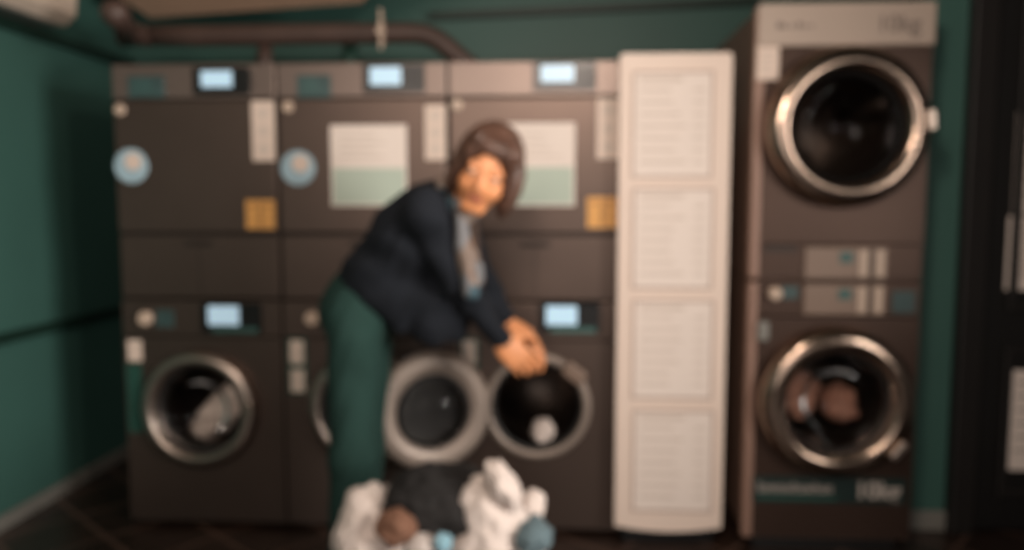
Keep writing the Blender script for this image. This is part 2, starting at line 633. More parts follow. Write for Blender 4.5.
zt = at(990, 310, YN).z
zb = at(990, 345, YN).z
struct('door_panel', moulding(zt, 2.4), 'black_brown', d)
struct('door_panel', moulding(.16, zb), 'black_brown', d)
for k, (x, y0, y1, lab) in enumerate(((1018, 112, 214, 'white paper notice on the upper panel of the black door, higher one'),
                                      (1009, 216, 290, 'white paper notice on the upper panel of the black door, just above its middle rail'),
                                      (1010, 370, 470, 'white paper notice on the lower panel of the black door'))):
    p0, p1 = at(x, y0, YN - .025), at(x, y1, YN - .025)
    bm = box(B(), p0.x, p0.x + .30, YN - .026, YN - .0205, p1.z, p0.z)
    o = put('paper_notice', bm, 'white_paper', None)
    tag(o, lab, 'notice', 'paper notices on the dark door')
    bm = B()
    for i in range(6):
        z = p0.z - .05 - i * (p0.z - p1.z - .08) / 6
        box(bm, p0.x + .03, p0.x + .26 - .05 * (i % 3 == 1), YN - .0268, YN - .0255, z - .006, z)
    put('printed_lines', bm, 'ink', o)
struct('wall_side', box(B(), dx0 + .2 + dw, XR + .6, YN, YN + .12, 0, 3.1), 'black_brown')

# ------------------------------------------------------------------ things high up
# wall air conditioner
yf = 3.50
zA = at(72, 27, yf).z
bm = B()
prof = [(0, .03), (.10, -.0), (.17, .0), (.215, .04), (.225, .12), (.215, .25), (.19, .285), (0, .295)]
rows = []
for y, s in ((yf - .9, 1.0), (yf - .02, 1.0), (yf - .006, .98), (yf, .94)):
    rows.append([bm.verts.new((XL + max(0, x * s), y, zA + .147 + (z - .147) * s)) for x, z in prof])
for r0, r1 in zip(rows, rows[1:]):
    for k in range(len(prof)):
        j = (k + 1) % len(prof)
        bm.faces.new((r0[k], r0[j], r1[j], r1[k]))
bm.faces.new(rows[0])
bm.faces.new(rows[-1])
bmesh.ops.recalc_face_normals(bm, faces=bm.faces)
ac = thing('air_conditioner', 'beige wall air conditioner high in the upper left corner', 'air conditioner', (XL, yf - .4, zA))
put('casing', bm, 'plastic_beige', ac)
bm = box(B(), XL + .05, XL + .165, yf - .80, yf - .06, zA - .008, zA + .004, .003)
put('outlet_flap', bm, 'base_grey', ac)

# big brown pipe above the dryers
YP = 3.66
c0, c1 = at(120, 36, YP), at(425, 33, YP)
c2 = at(474, 62, YP)
cc = at(150, 38, YP)
pp = thing('duct_pipe', 'thick brown pipe running above the dryers and bending down at its right end', 'pipe', at(280, 34, YP))
pr = .047
bm = B()
e0 = c1
pts = [c0, at(200, 36, YP), at(300, 34.5, YP), at(400, 33, YP)]
for t in (0, .25, .5, .75, 1):
    a_, b_, c_ = at(412, 33, YP), at(432, 33, YP), at(446, 46, YP)
    pts.append(a_ * (1 - t) ** 2 + b_ * 2 * t * (1 - t) + c_ * t * t)
pts += [at(462, 60, YP), at(474, 70, YP)]
put('pipe_run', tube(bm, pts, pr, 24), 'pipe', pp, smooth=True)
# left bend coming towards the viewer, closed by a round cap
bm = B()
g = at(116, 14, 3.1)
tube(bm, [at(150, 37, YP), at(132, 33, YP - .06), at(122, 24, YP - .22), g], pr, 24)
put('pipe_bend', bm, 'pipe', pp, smooth=True)
bm = B()
v = (Vector(g) - at(122, 24, YP - .22)).normalized()
tube(bm, [g - v * .01, g + v * .02, g + v * .05, g + v * .065], [pr + .008, pr + .008, pr * .8, pr * .35], 24)
put('end_cap', bm, 'pipe', pp, smooth=True)
# pipe clamp
bm = B()
k0 = at(383, 33.3, YP)
tube(bm, [k0 - Vector((.012, 0, 0)), k0 + Vector((.012, 0, 0))], pr + .006, 24)
put('clamp_band', bm, 'knob_pale', pp)
bm = B()
tube(bm, [k0 + Vector((0, -.05, pr + .05)), k0 + Vector((0, -.05, -pr - .035))], .008, 10)
tube(bm, [k0 + Vector((0, -.062, .0)), k0 + Vector((0, -.045, .0))], .02, 12)
put('clamp_bolt', bm, 'knob_pale', pp)
# thin conduits
def conduit(name, px, y0, y1, Y, r, m, lab):
    bm = B()
    tube(bm, [at(px, y0, Y), at(px, y1, Y)], r, 16)
    a_, b_ = at(px, y0 + 3, Y), at(px, y0 + 6, Y)
    o = put(name, bm, m, None, smooth=True)
    tag(o, lab, 'pipe')
    bm = B()
    m1 = at(px, (y0 + y1) / 2 - 2, Y)
    tube(bm, [m1 + Vector((0, 0, .012)), m1 - Vector((0, 0, .012))], r + .006, 16)
    put('collar', bm, m, o, smooth=True)
    return o


conduit('vent_pipe', 265, 46, 75, YP + .02, .034, 'pipe', 'short brown vertical pipe dropping behind the first dryer from the left')
conduit('vent_pipe', 350, 46, 75, YP + .12, .035, 'green_deep', 'short green vertical pipe behind the middle dryer')


# ------------------------------------------------------------------ stacked dryer and washer columns
XS = [-1.833, -1.137, -.430, .285]
ZT, ZM = 1.97, .992          # top of the dryers, top of the washers
DEPTH = .74
order = ['left', 'middle', 'right']


def rect(px0, py0, px1, py1, y):
    p0, p1 = at((px0 + px1) / 2, py0, y), at((px0 + px1) / 2, py1, y)
    l, r = at(px0, (py0 + py1) / 2, y), at(px1, (py0 + py1) / 2, y)
    return l.x, r.x, p1.z, p0.z


def plate(name, px0, py0, px1, py1, m, parent, y=YR, th=.004, bevel=.001, label=None):
    x0, x1, z0, z1 = rect(px0, py0, px1, py1, y)
    o = put(name, box(B(), x0, x1, y - th, y + .001, z0, z1, bevel, 1), m, parent)
    if label:
        o['label'] = label
    return o, (x0, x1, z0, z1)


def bars(bm, x0, x1, z0, z1, n, y, th=.0008, frac=.4, ragged=True):
    for i in range(n):
        z = z1 - (z1 - z0) * (i + .5) / n
        h = (z1 - z0) / n * frac
        w = (x1 - x0) * (random.uniform(.6, 1) if ragged else 1)
        box(bm, x0, x0 + w, y - th, y, z - h / 2, z + h / 2)
    return bm


def display(parent, bx, sx, y=YR, keys=True):
    """black display window with a lit screen; pixel boxes"""
    o, r = plate('display_window', *bx, 'dark', parent, y, .006, .003)
    s, rs = plate('screen', *sx, 'screen', o, y - .006, .002, .001, 'lit pale blue screen')
    bm = B()
    kx0 = rs[1] + .02
    for i in range(2):
        for j in range(2):
            cx = kx0 + .02 + i * .035
            cz = (r[2] + r[3]) / 2 - .018 + j * .036
            disc(bm, (cx, y - .006, cz), .011, y - .0085, y - .005, 16)
    put('button', bm, 'rubber', o)
    return o


def dryer(i):
    x0, x1 = XS[i] + .004, XS[i + 1] - .004
    lab = ['dark grey tumble dryer at the left end, beside the green wall',
           'dark grey tumble dryer with a round pale badge beside its large notice sheet',
           'dark grey tumble dryer behind the person\'s head, beside the white price board'][i]
    t = thing('tumble_dryer', lab, 'tumble dryer', ((x0 + x1) / 2, YR + DEPTH / 2, ZM), 'stacked tumble dryers along the back')
    zc = at(200, 99, YR).z            # bottom of control strip
    zd = at(200, 234, YR).z           # bottom of big panel
    bm = B()
    box(bm, x0, x1, YR + .02, YR + DEPTH, ZM + .002, ZT, .006)
    put('body', bm, 'machine_side', t)
    put('control_strip', box(B(), x0, x1, YR, YR + .02, zc + .002, ZT - .002, .005), 'machine_top', t)
    dr = put('front_door', box(B(), x0 + .003, x1 - .003, YR - .004, YR + .02, zd + .006, zc - .002, .006), 'machine', t)
    lp = put('filter_panel', box(B(), x0 + .002, x1 - .002, YR + .004, YR + .02, ZM + .006, zd - .006, .004), 'machine', t)
    bm = B()
    xm = x0 + (x1 - x0) * .5
    box(bm, xm - .06, xm + .06, YR - .002, YR + .006, zd - .05, zd - .03, .004)
    box(bm, xm - .002, xm + .002, YR + .0025, YR + .006, ZM + .02, zd - .02)
    put('grip_recess', bm, 'machine_side', lp)
    # hinge bolt, display, labels
    dx = [0, 168, 337][i]
    if i == 0:
        D, S = (193, 67, 250, 95), (201, 71, 232, 87)
        T = (252, 101, 275, 161)
        L = (128, 76, 165, 98)
        O = (246, 200, 275, 229)
        bd = (131, 166)
        bolt = (120, 110)
    elif i == 1:
        D, S = (363, 64, 425, 93), (370, 67, 401, 85)
        T = (425, 105, 446, 160)
        L = (297, 75, 331, 98)
        O = (418, 200, 446, 229)
        bd = (298, 168)
        bolt = (288, 107)
    else:
        D, S = (533, 62, 596, 91), (541, 65, 574, 82)
        T = (597, 98, 620, 159)
        L = None
        O = (587, 197, 617, 228)
        bd = (469, 168)
        bolt = (457, 105)
    display(t, D, S)
    o, r = plate('instruction_label', *T, 'white_label', t, YR - .004, .002, .0008, 'tall white instruction label')
    w = r[1] - r[0]
    for j in range(3):
        z = r[3] - (r[3] - r[2]) * (.2 + .3 * j)
        put('pictogram', disc(B(), ((r[0] + r[1]) / 2, 0, z), w * .24, YR - .0068, YR - .0055, 20), 'faint_ink', o)
    if L:
        o, r = plate('type_plate', *L, 'teal_plate', t, YR, .003)
        put('printed_lines', bars(B(), r[0] + .02, r[1] - .02, r[2] + .015, r[3] - .015, 3, YR - .003), 'teal_btn', o)
    o, r = plate('orange_sticker', *O, 'orange', dr, YR - .004, .002, .0008)
    bm = B()
    xm2 = (r[0] + r[1]) / 2
    box(bm, xm2 - .004, xm2 + .004, YR - .0068, YR - .0055, r[2] + .01, r[3] - .01)
    box(bm, xm2 + .012, r[1] - .012, YR - .0068, YR - .0055, r[3] - .028, r[3] - .022)
    box(bm, r[0] + .012, xm2 - .012, YR - .0068, YR - .0055, r[3] - .028, r[3] - .022)
    put('printed_mark', bm, 'orange_dark', o)
    c = at(bd[0], bd[1], YR - .006)
    o = put('round_badge', disc(B(), c, .072, YR - .010, YR - .003, 40, .003), 'blue_badge', dr)
    o['label'] = 'round pale blue badge'
    cw = c + Vector((.012, 0, .018))
    put('badge_print', disc(B(), cw, .036, YR - .0112, YR - .009, 32), 'white_label', o)
    c = at(bolt[0], bolt[1], YR - .004)
    put('hinge_cap', disc(B(), c, .024, YR - .016, YR, 24, .006), 'knob_pale', t)
    if i:
        N = (331, 125, 407, 206) if i == 1 else (498, 123, 575, 206)
        o, r = plate('notice_sheet', *N, 'white_paper', dr, YR - .004, .0025, 0, 'white notice sheet with a pale green lower half')
        zm = r[2] + (r[3] - r[2]) * .47
        g = put('green_print', box(B(), r[0] + .008, r[1] - .008, YR - .0075, YR - .006, r[2] + .008, zm), 'green_paper', o)
        put('printed_lines', bars(B(), r[0] + .04, r[1] - .04, zm + .03, r[3] - .03, 4, YR - .0065, frac=.2), 'faint_ink', o)
    return t


def porthole(parent, c, R, yf, ring_m, out=.05, k=.69, seg=72, latch=None):
    """closed round door: chrome ring, rubber inner ring, glass bowl, grip"""
    def q(t):
        return R * (k + (1 - k) * t)

    dr = put('door', lathe(B(), [(q(0), yf + .002), (q(.95), yf + .002), (R, yf - out * .35), (q(.95), yf - out * .62), (q(.81), yf - out * .84), (q(.58), yf - out * .96), (q(.35), yf - out), (q(.18), yf - out * .94), (q(.06), yf - out * .75), (q(0), yf - out * .45), (q(0), yf + .002)], c, seg), ring_m, parent, smooth=True)
    k1 = k + .01
    put('inner_rim', lathe(B(), [(R * k1, yf - out * .45), (R * k1, yf + .004), (R * (k - .05), yf + .01), (R * (k - .05), yf - out * .3), (R * k1, yf - out * .45)], c, seg), 'rubber', dr, smooth=True)
    g = k / .69
    put('glass', lathe(B(), [(R * .66 * g, yf - out * .25), (R * .62 * g, yf - out * .62), (R * .50 * g, yf - out * .74), (R * .42 * g, yf - .0), (R * .30 * g, yf + .05), (0, yf + .07)], c, seg), 'glass', dr, smooth=True)
    if latch:
        ang = math.radians(latch)
        bm = B()
        cx, cz = c[0] + R * .93 * math.cos(ang), c[2] + R * .93 * math.sin(ang)
        box(bm, -R * .13, R * .13, yf - out - .018, yf - out * .5, -R * .05, R * .05, .006)
        bmesh.ops.rotate(bm, verts=bm.verts, cent=(0, 0, 0), matrix=Matrix.Rotation(-(ang + PI / 2), 3, 'Y'))
        bmesh.ops.translate(bm, verts=bm.verts, vec=(cx, 0, cz))
        put('door_handle', bm, 'chrome', dr)
    return dr


def drum(parent, c, r, y0, depth):
    bm = B()
    lathe(bm, [(r, y0), (r * 1.06, y0 + .04), (r * 1.18, y0 + .08), (r * 1.18, y0 + depth), (0, y0 + depth + .02)], c, 48)
    for k in range(3):
        a = 2 * PI * k / 3 + .5
        n0 = len(bm.verts)
        q0 = Vector((c[0] + r * 1.13 * math.cos(a), y0 + .1, c[2] + r * 1.13 * math.sin(a)))
        tube(bm, [q0, q0 + Vector((0, depth - .12, 0))], [.035, .03], 10)
    return put('drum', bm, 'drum', parent, smooth=True)


def crumple(name, c, rad, m, seed, amp=.22, freq=3.5, sub=5, floor=None, clipy=None, tilt=0.0, parent=None, ridge=.5):
    """a rumpled heap of cloth"""
    bm = B()
    bmesh.ops.create_icosphere(bm, subdivisions=sub, radius=1)
    off = Vector((seed * 7.31, seed * 3.17, seed * 5.77))
    Rz = Matrix.Rotation(tilt, 3, 'Y')
    for v in bm.verts:
        d = v.co.normalized()
        wv = noise.noise_vector(d * freq * .6 + off) * .55
        q = d + wv
        q.z *= .55
        n1 = noise.noise(d * freq * .5 + off)
        n2 = 1 - abs(noise.noise(q * freq * .9 + off * 1.7)) * 2.2
        n3 = 1 - abs(noise.noise(q * freq * 1.9 + off * 2.3)) * 2.2
        n4 = 1 - abs(noise.noise(q * freq * 3.6 + off * 3.1)) * 2.2
        s = 1 + amp * (n1 * 1.0 + ridge * (n2 - .5) + ridge * .5 * (n3 - .5) + ridge * .22 * (n4 - .5))
        p = Rz @ Vector((d.x * rad[0] * s, d.y * rad[1] * s, d.z * rad[2] * s))
        p = Vector(c) + p
        if floor is not None and p.z < floor:
            p.z = floor + (random.random() * .001)
        if clipy is not None and p.y < clipy:
            p.y = clipy
        v.co = p
    return put(name, bm, m, parent, smooth=True)


def washer(i):
    x0, x1 = XS[i] + .004, XS[i + 1] - .004
    lab = ['dark grey front-loading washer at the left end, its round door closed',
           'dark grey front-loading washer mostly hidden behind the person\'s legs',
           'dark grey front-loading washer with its round door swung open'][i]
    t = thing('washing_machine', lab, 'washing machine', ((x0 + x1) / 2, YR + DEPTH / 2, 0), 'front-loading washers below the dryers')
    px = [202, 369, 537][i]
    py = [408, 407, 406][i]
    c = at(px, py, YR)
    c = Vector((c.x, YR, c.z))
    R = .252
    hole = R * .76
    bm = B()
    y1 = YR + DEPTH
    for (a0, a1, b0, b1, c0_, c1_) in ((x0, x0 + .02, YR + .02, y1, .02, ZM - .002), (x1 - .02, x1, YR + .02, y1, .02, ZM - .002),
                                       (x0 + .02, x1 - .02, y1 - .02, y1, .02, ZM - .002), (x0 + .02, x1 - .02, YR + .02, y1 - .02, ZM - .022, ZM - .002), (x0 + .02, x1 - .02, YR + .02, y1 - .02, .02, .04)):
        box(bm, a0, a1, b0, b1, c0_, c1_)
    put('body', bm, 'machine_side', t)
    zc = at(200, 337, YR).z
    put('front_panel', hole_panel(B(), x0, x1, .025, zc - .002, c.x, c.z, hole, YR, YR + .02), 'machine', t)
    put('control_strip', box(B(), x0, x1, YR - .002, YR + .02, zc + .002, ZM - .003, .004), 'machine', t)
    bm = B()
    for fx in (x0 + .06, x1 - .06):
        for fy in (YR + .07, y1 - .07):
            f = B()
            tube(f, [(fx, fy, 0), (fx, fy, .03)], .025, 16)
            put('foot', f, 'rubber', t)
    bm.free()
    dr = drum(t, c, hole, YR + .015, .5)
    put('gasket', lathe(B(), [(hole, YR + .012), (hole * 1.0, YR - .006), (hole * .93, YR - .008), (hole * .90, YR + .03), (hole * .95, YR + .07), (hole, YR + .04)], c, 64), 'rubber', t, smooth=True)
    dx = [0, 169, 338][i]
    display(t, (203 + dx - 2, 303, 262 + dx, 333), (208 + dx, 306, 239 + dx, 325))
    o, r = plate('key_row', 212 + dx, 327, 258 + dx, 333, 'teal_btn', t, YR - .008, .002)
    # coin knob and its teal window
    kx = 147 + [0, 166, 335][i]
    q = at(kx, 318, YR)
    put('selector_knob', disc(B(), q, .030, YR - .030, YR, 28, .006), 'knob_pale', t)
    plate('teal_window', kx + 9, 310, kx + 27, 327, 'teal_plate', t, YR - .002, .004)
    # upright stickers by the left edge
    if i == 0:
        o, r = plate('upright_sticker', 128, 340, 142, 361, 'white_label', t, YR, .002, 0, 'small white sticker')
        o, r = plate('upright_sticker', 128, 364, 143, 432, 'green_tag', t, YR, .002, 0, 'tall green sticker')
    else:
        sx = 297 + [0, 0, 172][i]
        o, r = plate('upright_sticker', sx - 9, 338, sx + 10, 394, 'green_tag', t, YR, .002, 0, 'green sticker with two white fields')
        xm = (r[0] + r[1]) / 2
        bm = B()
        h = r[3] - r[2]
        box(bm, r[0] + .012, r[1] - .012, YR - .0035, YR - .001, r[2] + h * .54, r[3] - .01)
        box(bm, r[0] + .012, r[1] - .012, YR - .0035, YR - .001, r[2] + .01, r[2] + h * .44)
        put('white_field', bm, 'white_label', o)
    if i < 2:
        porthole(t, c, R, YR - .002, 'washer_ring', .055, .76, latch=2)
    else:
        # front ring of the open mouth
        put('door_ring', lathe(B(), [(hole * .99, YR + .001), (hole * 1.0, YR - .016), (hole * 1.10, YR - .020), (hole * 1.18, YR - .008), (hole * 1.18, YR + .001)], c, 64), 'dull_ring', t, smooth=True)
        lt = B()
        qa = at(574, 372, YR)
        box(lt, -.05, .05, YR - .05, YR - .002, -.03, .03, .008)
        bmesh.ops.rotate(lt, verts=lt.verts, cent=(0, 0, 0), matrix=Matrix.Rotation(math.radians(38), 3, 'Y'))
        bmesh.ops.translate(lt, verts=lt.verts, vec=(qa.x, 0, qa.z))
        put('door_catch', lt, 'keypad', t)
        # the open door, turned about its hinge
        dc = at(433, 411, YR - .14)
        ang = math.radians(22)
        N = Vector((math.sin(ang) * 1.0, -math.cos(ang), 0)).normalized()       # faces the viewer
        N = Vector((.42, -1, .0)).normalized()
        Rr = N.cross(Vector((0, 0, 1))).normalized() * -1
        fr = (Rr, Vector((0, 0, 1)), N)
        R2 = .245
        d2 = put('door', lathe(B(), [(R2 * .60, -.03), (R2 * .97, -.03), (R2, -.012), (R2 * .97, .014), (R2 * .86, .028), (R2 * .70, .022), (R2 * .60, .005), (R2 * .60, -.03)], dc, 72, fr), 'dull_ring', t, smooth=True)
        put('inner_rim', lathe(B(), [(R2 * .62, .012), (R2 * .58, .03), (R2 * .55, .028), (R2 * .55, -.02), (R2 * .62, -.02)], dc, 64, fr), 'rubber', d2, smooth=True)
        put('glass', lathe(B(), [(R2 * .56, .0), (R2 * .52, .05), (R2 * .42, .085), (R2 * .25, .10), (0, .105)], dc, 64, fr), 'glass', d2, smooth=True)
        put('back_cover', lathe(B(), [(R2 * .60, -.028), (R2 * .4, -.035), (0, -.035)], dc, 64, fr), 'dark', d2, smooth=True)
        hp = dc + Rr * (R2 * .95)
        hc = c + Vector((-R * .92, -.01, 0))
        hb = B()
        tube(hb, [dc + Rr * (R2 * .93) - N * .012, (dc + Rr * R2 * 1.02 + hc) / 2 + Vector((0, -.03, 0)), hc], .02, 12)
        for s in (-.06, .06):
            tube(hb, [dc + Rr * (R2 * .93) - N * .012 + Vector((0, 0, s)), (dc + Rr * R2 * 1.02 + hc) / 2 + Vector((0, -.03, s)), hc + Vector((0, 0, s))], .014, 12)
        put('hinge', hb, 'dull_ring', d2, smooth=True)
    return t, c


for i in range(3):
    dryer(i)
WC = []
for i in range(3):
    WC.append(washer(i)[1])

# laundry inside the washers
o = crumple('towel', (WC[0].x + .025, YR + .20, WC[0].z - .05), (.19, .12, .085), 'towel_white', 3, .26, tilt=math.radians(-40))
tag(o, 'white towel behind the closed door of the washer at the left end', 'towel')
o = crumple('cloth', (at(543, 431, YR + .11).x, YR + .11, at(543, 431, YR + .11).z), (.05, .07, .05), 'towel_white', 5, .25)
tag(o, 'small white cloth lying in the mouth of the open washer', 'cloth')

# ------------------------------------------------------------------ price board
YPB = 3.13
x0, x1, z0, z1 = rect(617.5, 53, 727, 527, YPB)
pb = thing('price_board', 'tall white price board with four outlined panels, standing between the dryers and the brown tower', 'price board', ((x0 + x1) / 2, YPB + .02, 0))


def rounded_slab(bm, xa, xb, za, zb, ya, yb, sag=0.0, r=.015):
    pts = []
    for (cx, cz, a0) in ((xb - r, zb - r, 0), (xa + r, zb - r, 90)):
        for k in range(5):
            a = math.radians(a0 + 90 * k / 4)
            pts.append((cx + r * math.cos(a), cz + r * math.sin(a)))
    n = 16
    for k in range(n + 1):
        t = k / n
        pts.append((xa + (xb - xa) * t, za - sag * (1 - (2 * t - 1) ** 2)))
    f = [bm.verts.new((x, ya, z)) for x, z in pts]
    b = [bm.verts.new((x, yb, z)) for x, z in pts]
    bm.faces.new(f[::-1])
    bm.faces.new(b)
    for k in range(len(pts)):
        j = (k + 1) % len(pts)
        bm.faces.new((f[k], f[j], b[j], b[k]))
    bmesh.ops.recalc_face_normals(bm, faces=bm.faces)
    return bm


put('board', rounded_slab(B(), x0, x1, z0, z1, YPB, YPB + .05, .022), 'board', pb)
put('base', box(B(), x0 + .03, x1 - .03, YPB + .012, YPB + .06, 0, z0 - .001, .004), 'dark', pb)
for (ya, yb) in ((71, 178), (188, 289), (300, 399), (410, 512)):
    a0, a1, b0, b1 = rect(632, ya, 713, yb, YPB)
    fr = B()
    w = .008
    for (p0, p1, q0, q1) in ((a0, a1, b0, b0 + w), (a0, a1, b1 - w, b1), (a0, a0 + w, b0 + w, b1 - w), (a1 - w, a1, b0 + w, b1 - w)):
        box(fr, p0, p1, YPB - .004, YPB + .001, q0, q1)
    fo = put('price_panel', fr, 'board_line', pb)
    put('price_sheet', box(B(), a0 + w, a1 - w, YPB - .0015, YPB + .001, b0 + w, b1 - w), 'white_paper', fo)
    bm = B()
    bars(bm, a0 + .03, a1 - .10, b0 + .04, b1 - .05, 7, YPB - .0015, .0008, .22)
    for k in range(7):
        z = (b1 - .05) - (b1 - b0 - .09) * (k + .5) / 7
        box(bm, a1 - .075, a1 - .035, YPB - .0023, YPB - .0015, z - .005, z + .005)
    box(bm, a0 + .03, a1 - .12, YPB - .0023, YPB - .0015, b1 - .04, b1 - .025)
    put('printed_lines', bm, 'faint_ink', fo)

# ------------------------------------------------------------------ the big tower on the right
YT = 3.06
tx0, tx1 = at(763, 20, YT).x, at(934, 20, YT).x
tzt = at(850, 4, YT).z
tzm = at(840, 281, YT).z
tz0 = at(840, 541, YT).z
TD = .86


def shell(parent, z0, z1, m):
    bm = B()
    y1 = YT + TD
    for (a0, a1, b0, b1, c0_, c1_) in ((tx0, tx0 + .02, YT + .02, y1, z0, z1), (tx1 - .02, tx1, YT + .02, y1, z0, z1), (tx0 + .02, tx1 - .02, y1 - .02, y1, z0, z1),
                                       (tx0 + .02, tx1 - .02, YT + .02, y1 - .02, z1 - .02, z1), (tx0 + .02, tx1 - .02, YT + .02, y1 - .02, z0, z0 + .02)):
        box(bm, a0, a1, b0, b1, c0_, c1_)
    bm2 = B()
    box(bm2, tx0 - .002, tx0 + .006, YT + .10, YT + .13, z0 + .02, z1 - .02)
    put('side_seam', bm2, 'machine_side', parent)
    put('corner_trim', box(B(), tx0 - .028, tx0 + .014, YT - .004, YT + .05, z0 + .004, z1 - .004, .012, 3), 'corner', parent)
    return put('body', bm, m, parent)


def tower_keypad(parent, px0, py0, px1, py1):
    o, r = plate('control_panel', px0, py0, px1, py1, 'keypad', parent, YT, .008, .003)
    w, h = r[1] - r[0], r[3] - r[2]
    put('display_window', box(B(), r[0] + w * .42, r[0] + w * .58, YT - .0105, YT - .007, r[2] + h * .5, r[2] + h * .85, .001), 'teal_btn', o)
    for f0 in (.66, .86):
        put('key_strip', box(B(), r[0] + w * f0, r[0] + w * (f0 + .10), YT - .0105, YT - .007, r[2] + h * .08, r[2] + h * .92, .001), 'knob_pale', o)
    put('groove', box(B(), r[0] + w * .78, r[0] + w * .82, YT - .009, YT - .007, r[2] + h * .05, r[2] + h * .95), 'machine_side', o)


# upper drying drum
t1 = thing('tumble_dryer', 'big brown dryer at the top of the brown tower, under a white header band', 'tumble dryer', ((tx0 + tx1) / 2, YT + TD / 2, tzm), 'the two machines of the brown tower')
shell(t1, tzm + .002, tzt, 'tower_side_lit')
c = at(844, 128, YT)
c = Vector((c.x, YT, c.z))
zh = at(850, 46, YT).z
R = .302
zp = at(840, 244, YT).z
put('front_panel', hole_panel(B(), tx0, tx1, zp + .002, zh - .002, c.x, c.z, R * .68, YT, YT + .02), 'tower', t1)
hd = put('header_band', box(B(), tx0 - .018, tx1 + .004, YT - .012, YT + .02, zh, tzt + .004, .005), 'header', t1)
hd['label'] = 'warm white header band'
lp = put('lower_strip', box(B(), tx0, tx1, YT, YT + .02, tzm + .003, zp - .002, .003), 'tower', t1)
q = at(899, 23, YT - .012)
text_mesh('capacity_lettering', '10kg', .085, Vector((q.x, YT - .0125, q.z - .005)), 'ink', hd, .0012)
bm = B()
q = at(793, 25, YT - .012)
for k, w in enumerate((.03, .016, .016, .022, .016, .012)):
    h = .022 if k in (0, 3) else .014
    x = q.x - .06 + k * .025
    box(bm, x, x + w * .8, YT - .0132, YT - .0115, q.z - .012, q.z - .012 + h)
put('faint_lettering', bm, 'ink', hd)
o, r = plate('instruction_label', 756.5, 45, 779, 80, 'white_label', t1, YT - .0035, .003, .001, 'white label under the header')
bm = B()
bars(bm, r[0] + .012, r[1] - .012, r[2] + .02, r[3] - .02, 4, YT - .0065, .0008, .4)
put('printed_lines', bm, 'faint_ink', o)
porthole(t1, c, R, YT - .002, 'tower_ring', .085, .68, latch=4)
drum(t1, c, R * .68, YT + .015, .6)
tower_keypad(t1, 804, 247, 887, 279)
put('handle_recess', box(B(), rect(764, 250, 797, 256, YT)[0], rect(764, 250, 797, 256, YT)[1], YT - .006, YT + .002, at(780, 252, YT).z, at(780, 246, YT).z, .002), 'machine_side', t1)

# lower washer
t2 = thing('washing_machine', 'big brown washer at the bottom of the brown tower, with a dark teal sign', 'washing machine', ((tx0 + tx1) / 2, YT + TD / 2, 0), 'the two machines of the brown tower')
shell(t2, tz0 + .002, tzm - .002, 'tower_side_lit')
put('plinth', box(B(), tx0 + .03, tx1 - .03, YT + .06, YT + TD - .05, 0, tz0 + .002), 'rubber', t2)
c = at(833, 400, YT)
c = Vector((c.x, YT, c.z))
CT2 = c
R = .297
zs0 = at(840, 317, YT).z
put('front_panel', hole_panel(B(), tx0, tx1, tz0 + .012, zs0 - .002, c.x, c.z, R * .68, YT, YT + .02), 'tower', t2)
put('control_strip', box(B(), tx0, tx1, YT, YT + .02, zs0 + .002, tzm - .004, .003), 'tower', t2)
porthole(t2, c, R, YT - .002, 'tower_ring', .085, .68, latch=-38)
drum(t2, c, R * .68, YT + .015, .6)
tower_keypad(t2, 803, 284, 885, 315)
q = at(774, 293, YT)
put('selector_knob', disc(B(), q, .026, YT - .03, YT, 28, .006), 'knob_pale', t2)
plate('teal_window', 782, 286, 798, 299, 'teal_plate', t2, YT, .004)
plate('grey_label', 892, 291, 915, 313, 'teal_plate', t2, YT, .003)
plate('detergent_latch', 757, 321, 768, 340, 'base_grey', t2, YT, .02, .005)
sg, r = plate('capacity_sign', 752, 477, 906, 503, 'teal_sign', t2, YT, .004, .001, 'dark teal sign with white lettering')
q = at(877, 491, YT)
text_mesh('capacity_lettering', '10kg', .092, Vector((q.x, YT - .005, q.z)), 'text_white', sg, .003)
bm = B()
gx0, gx1 = at(758, 488, YT).x, at(834, 488, YT).x
n = 11
for k in range(n):
    xa = gx0 + (gx1 - gx0) * k / n
    xb = gx0 + (gx1 - gx0) * (k + .72) / n
    zc_ = at(800, 488.5, YT).z
    h = .044 if k in (0, 5, 8) else .032
    box(bm, xa, xa + .006, YT - .0055, YT - .003, zc_ - .016, zc_ - .016 + h)
    box(bm, xb - .006, xb, YT - .0055, YT - .003, zc_ - .016, zc_ - .016 + .030)
    zz_ = zc_ - .016 + (.0, .012, .024)[k % 3]
    box(bm, xa, xb, YT - .0055, YT - .003, zz_, zz_ + .006)
put('faint_lettering', bm, 'text_white', sg)
bm = B()
box(bm, gx0, gx1 + .01, YT - .0048, YT - .003, at(800, 499, YT).z, at(800, 496, YT).z)
put('underline', bm, 'teal_line', sg)

o = crumple('cloth', (CT2.x - .075, YT + .26, CT2.z - .04), (.095, .10, .10), 'cloth_rose', 9, .3)
tag(o, 'larger dusty rose cloth behind the closed door of the big brown washer', 'cloth', 'laundry in the tower washer')
o = crumple('cloth', (CT2.x + .115, YT + .25, CT2.z - .07), (.07, .08, .08), 'cloth_rose', 12, .3)
tag(o, 'smaller dusty rose cloth behind the closed door of the big brown washer', 'cloth', 'laundry in the tower washer')

# ------------------------------------------------------------------ laundry heap on the floor
from mathutils.bvhtree import BVHTree
LAID = []


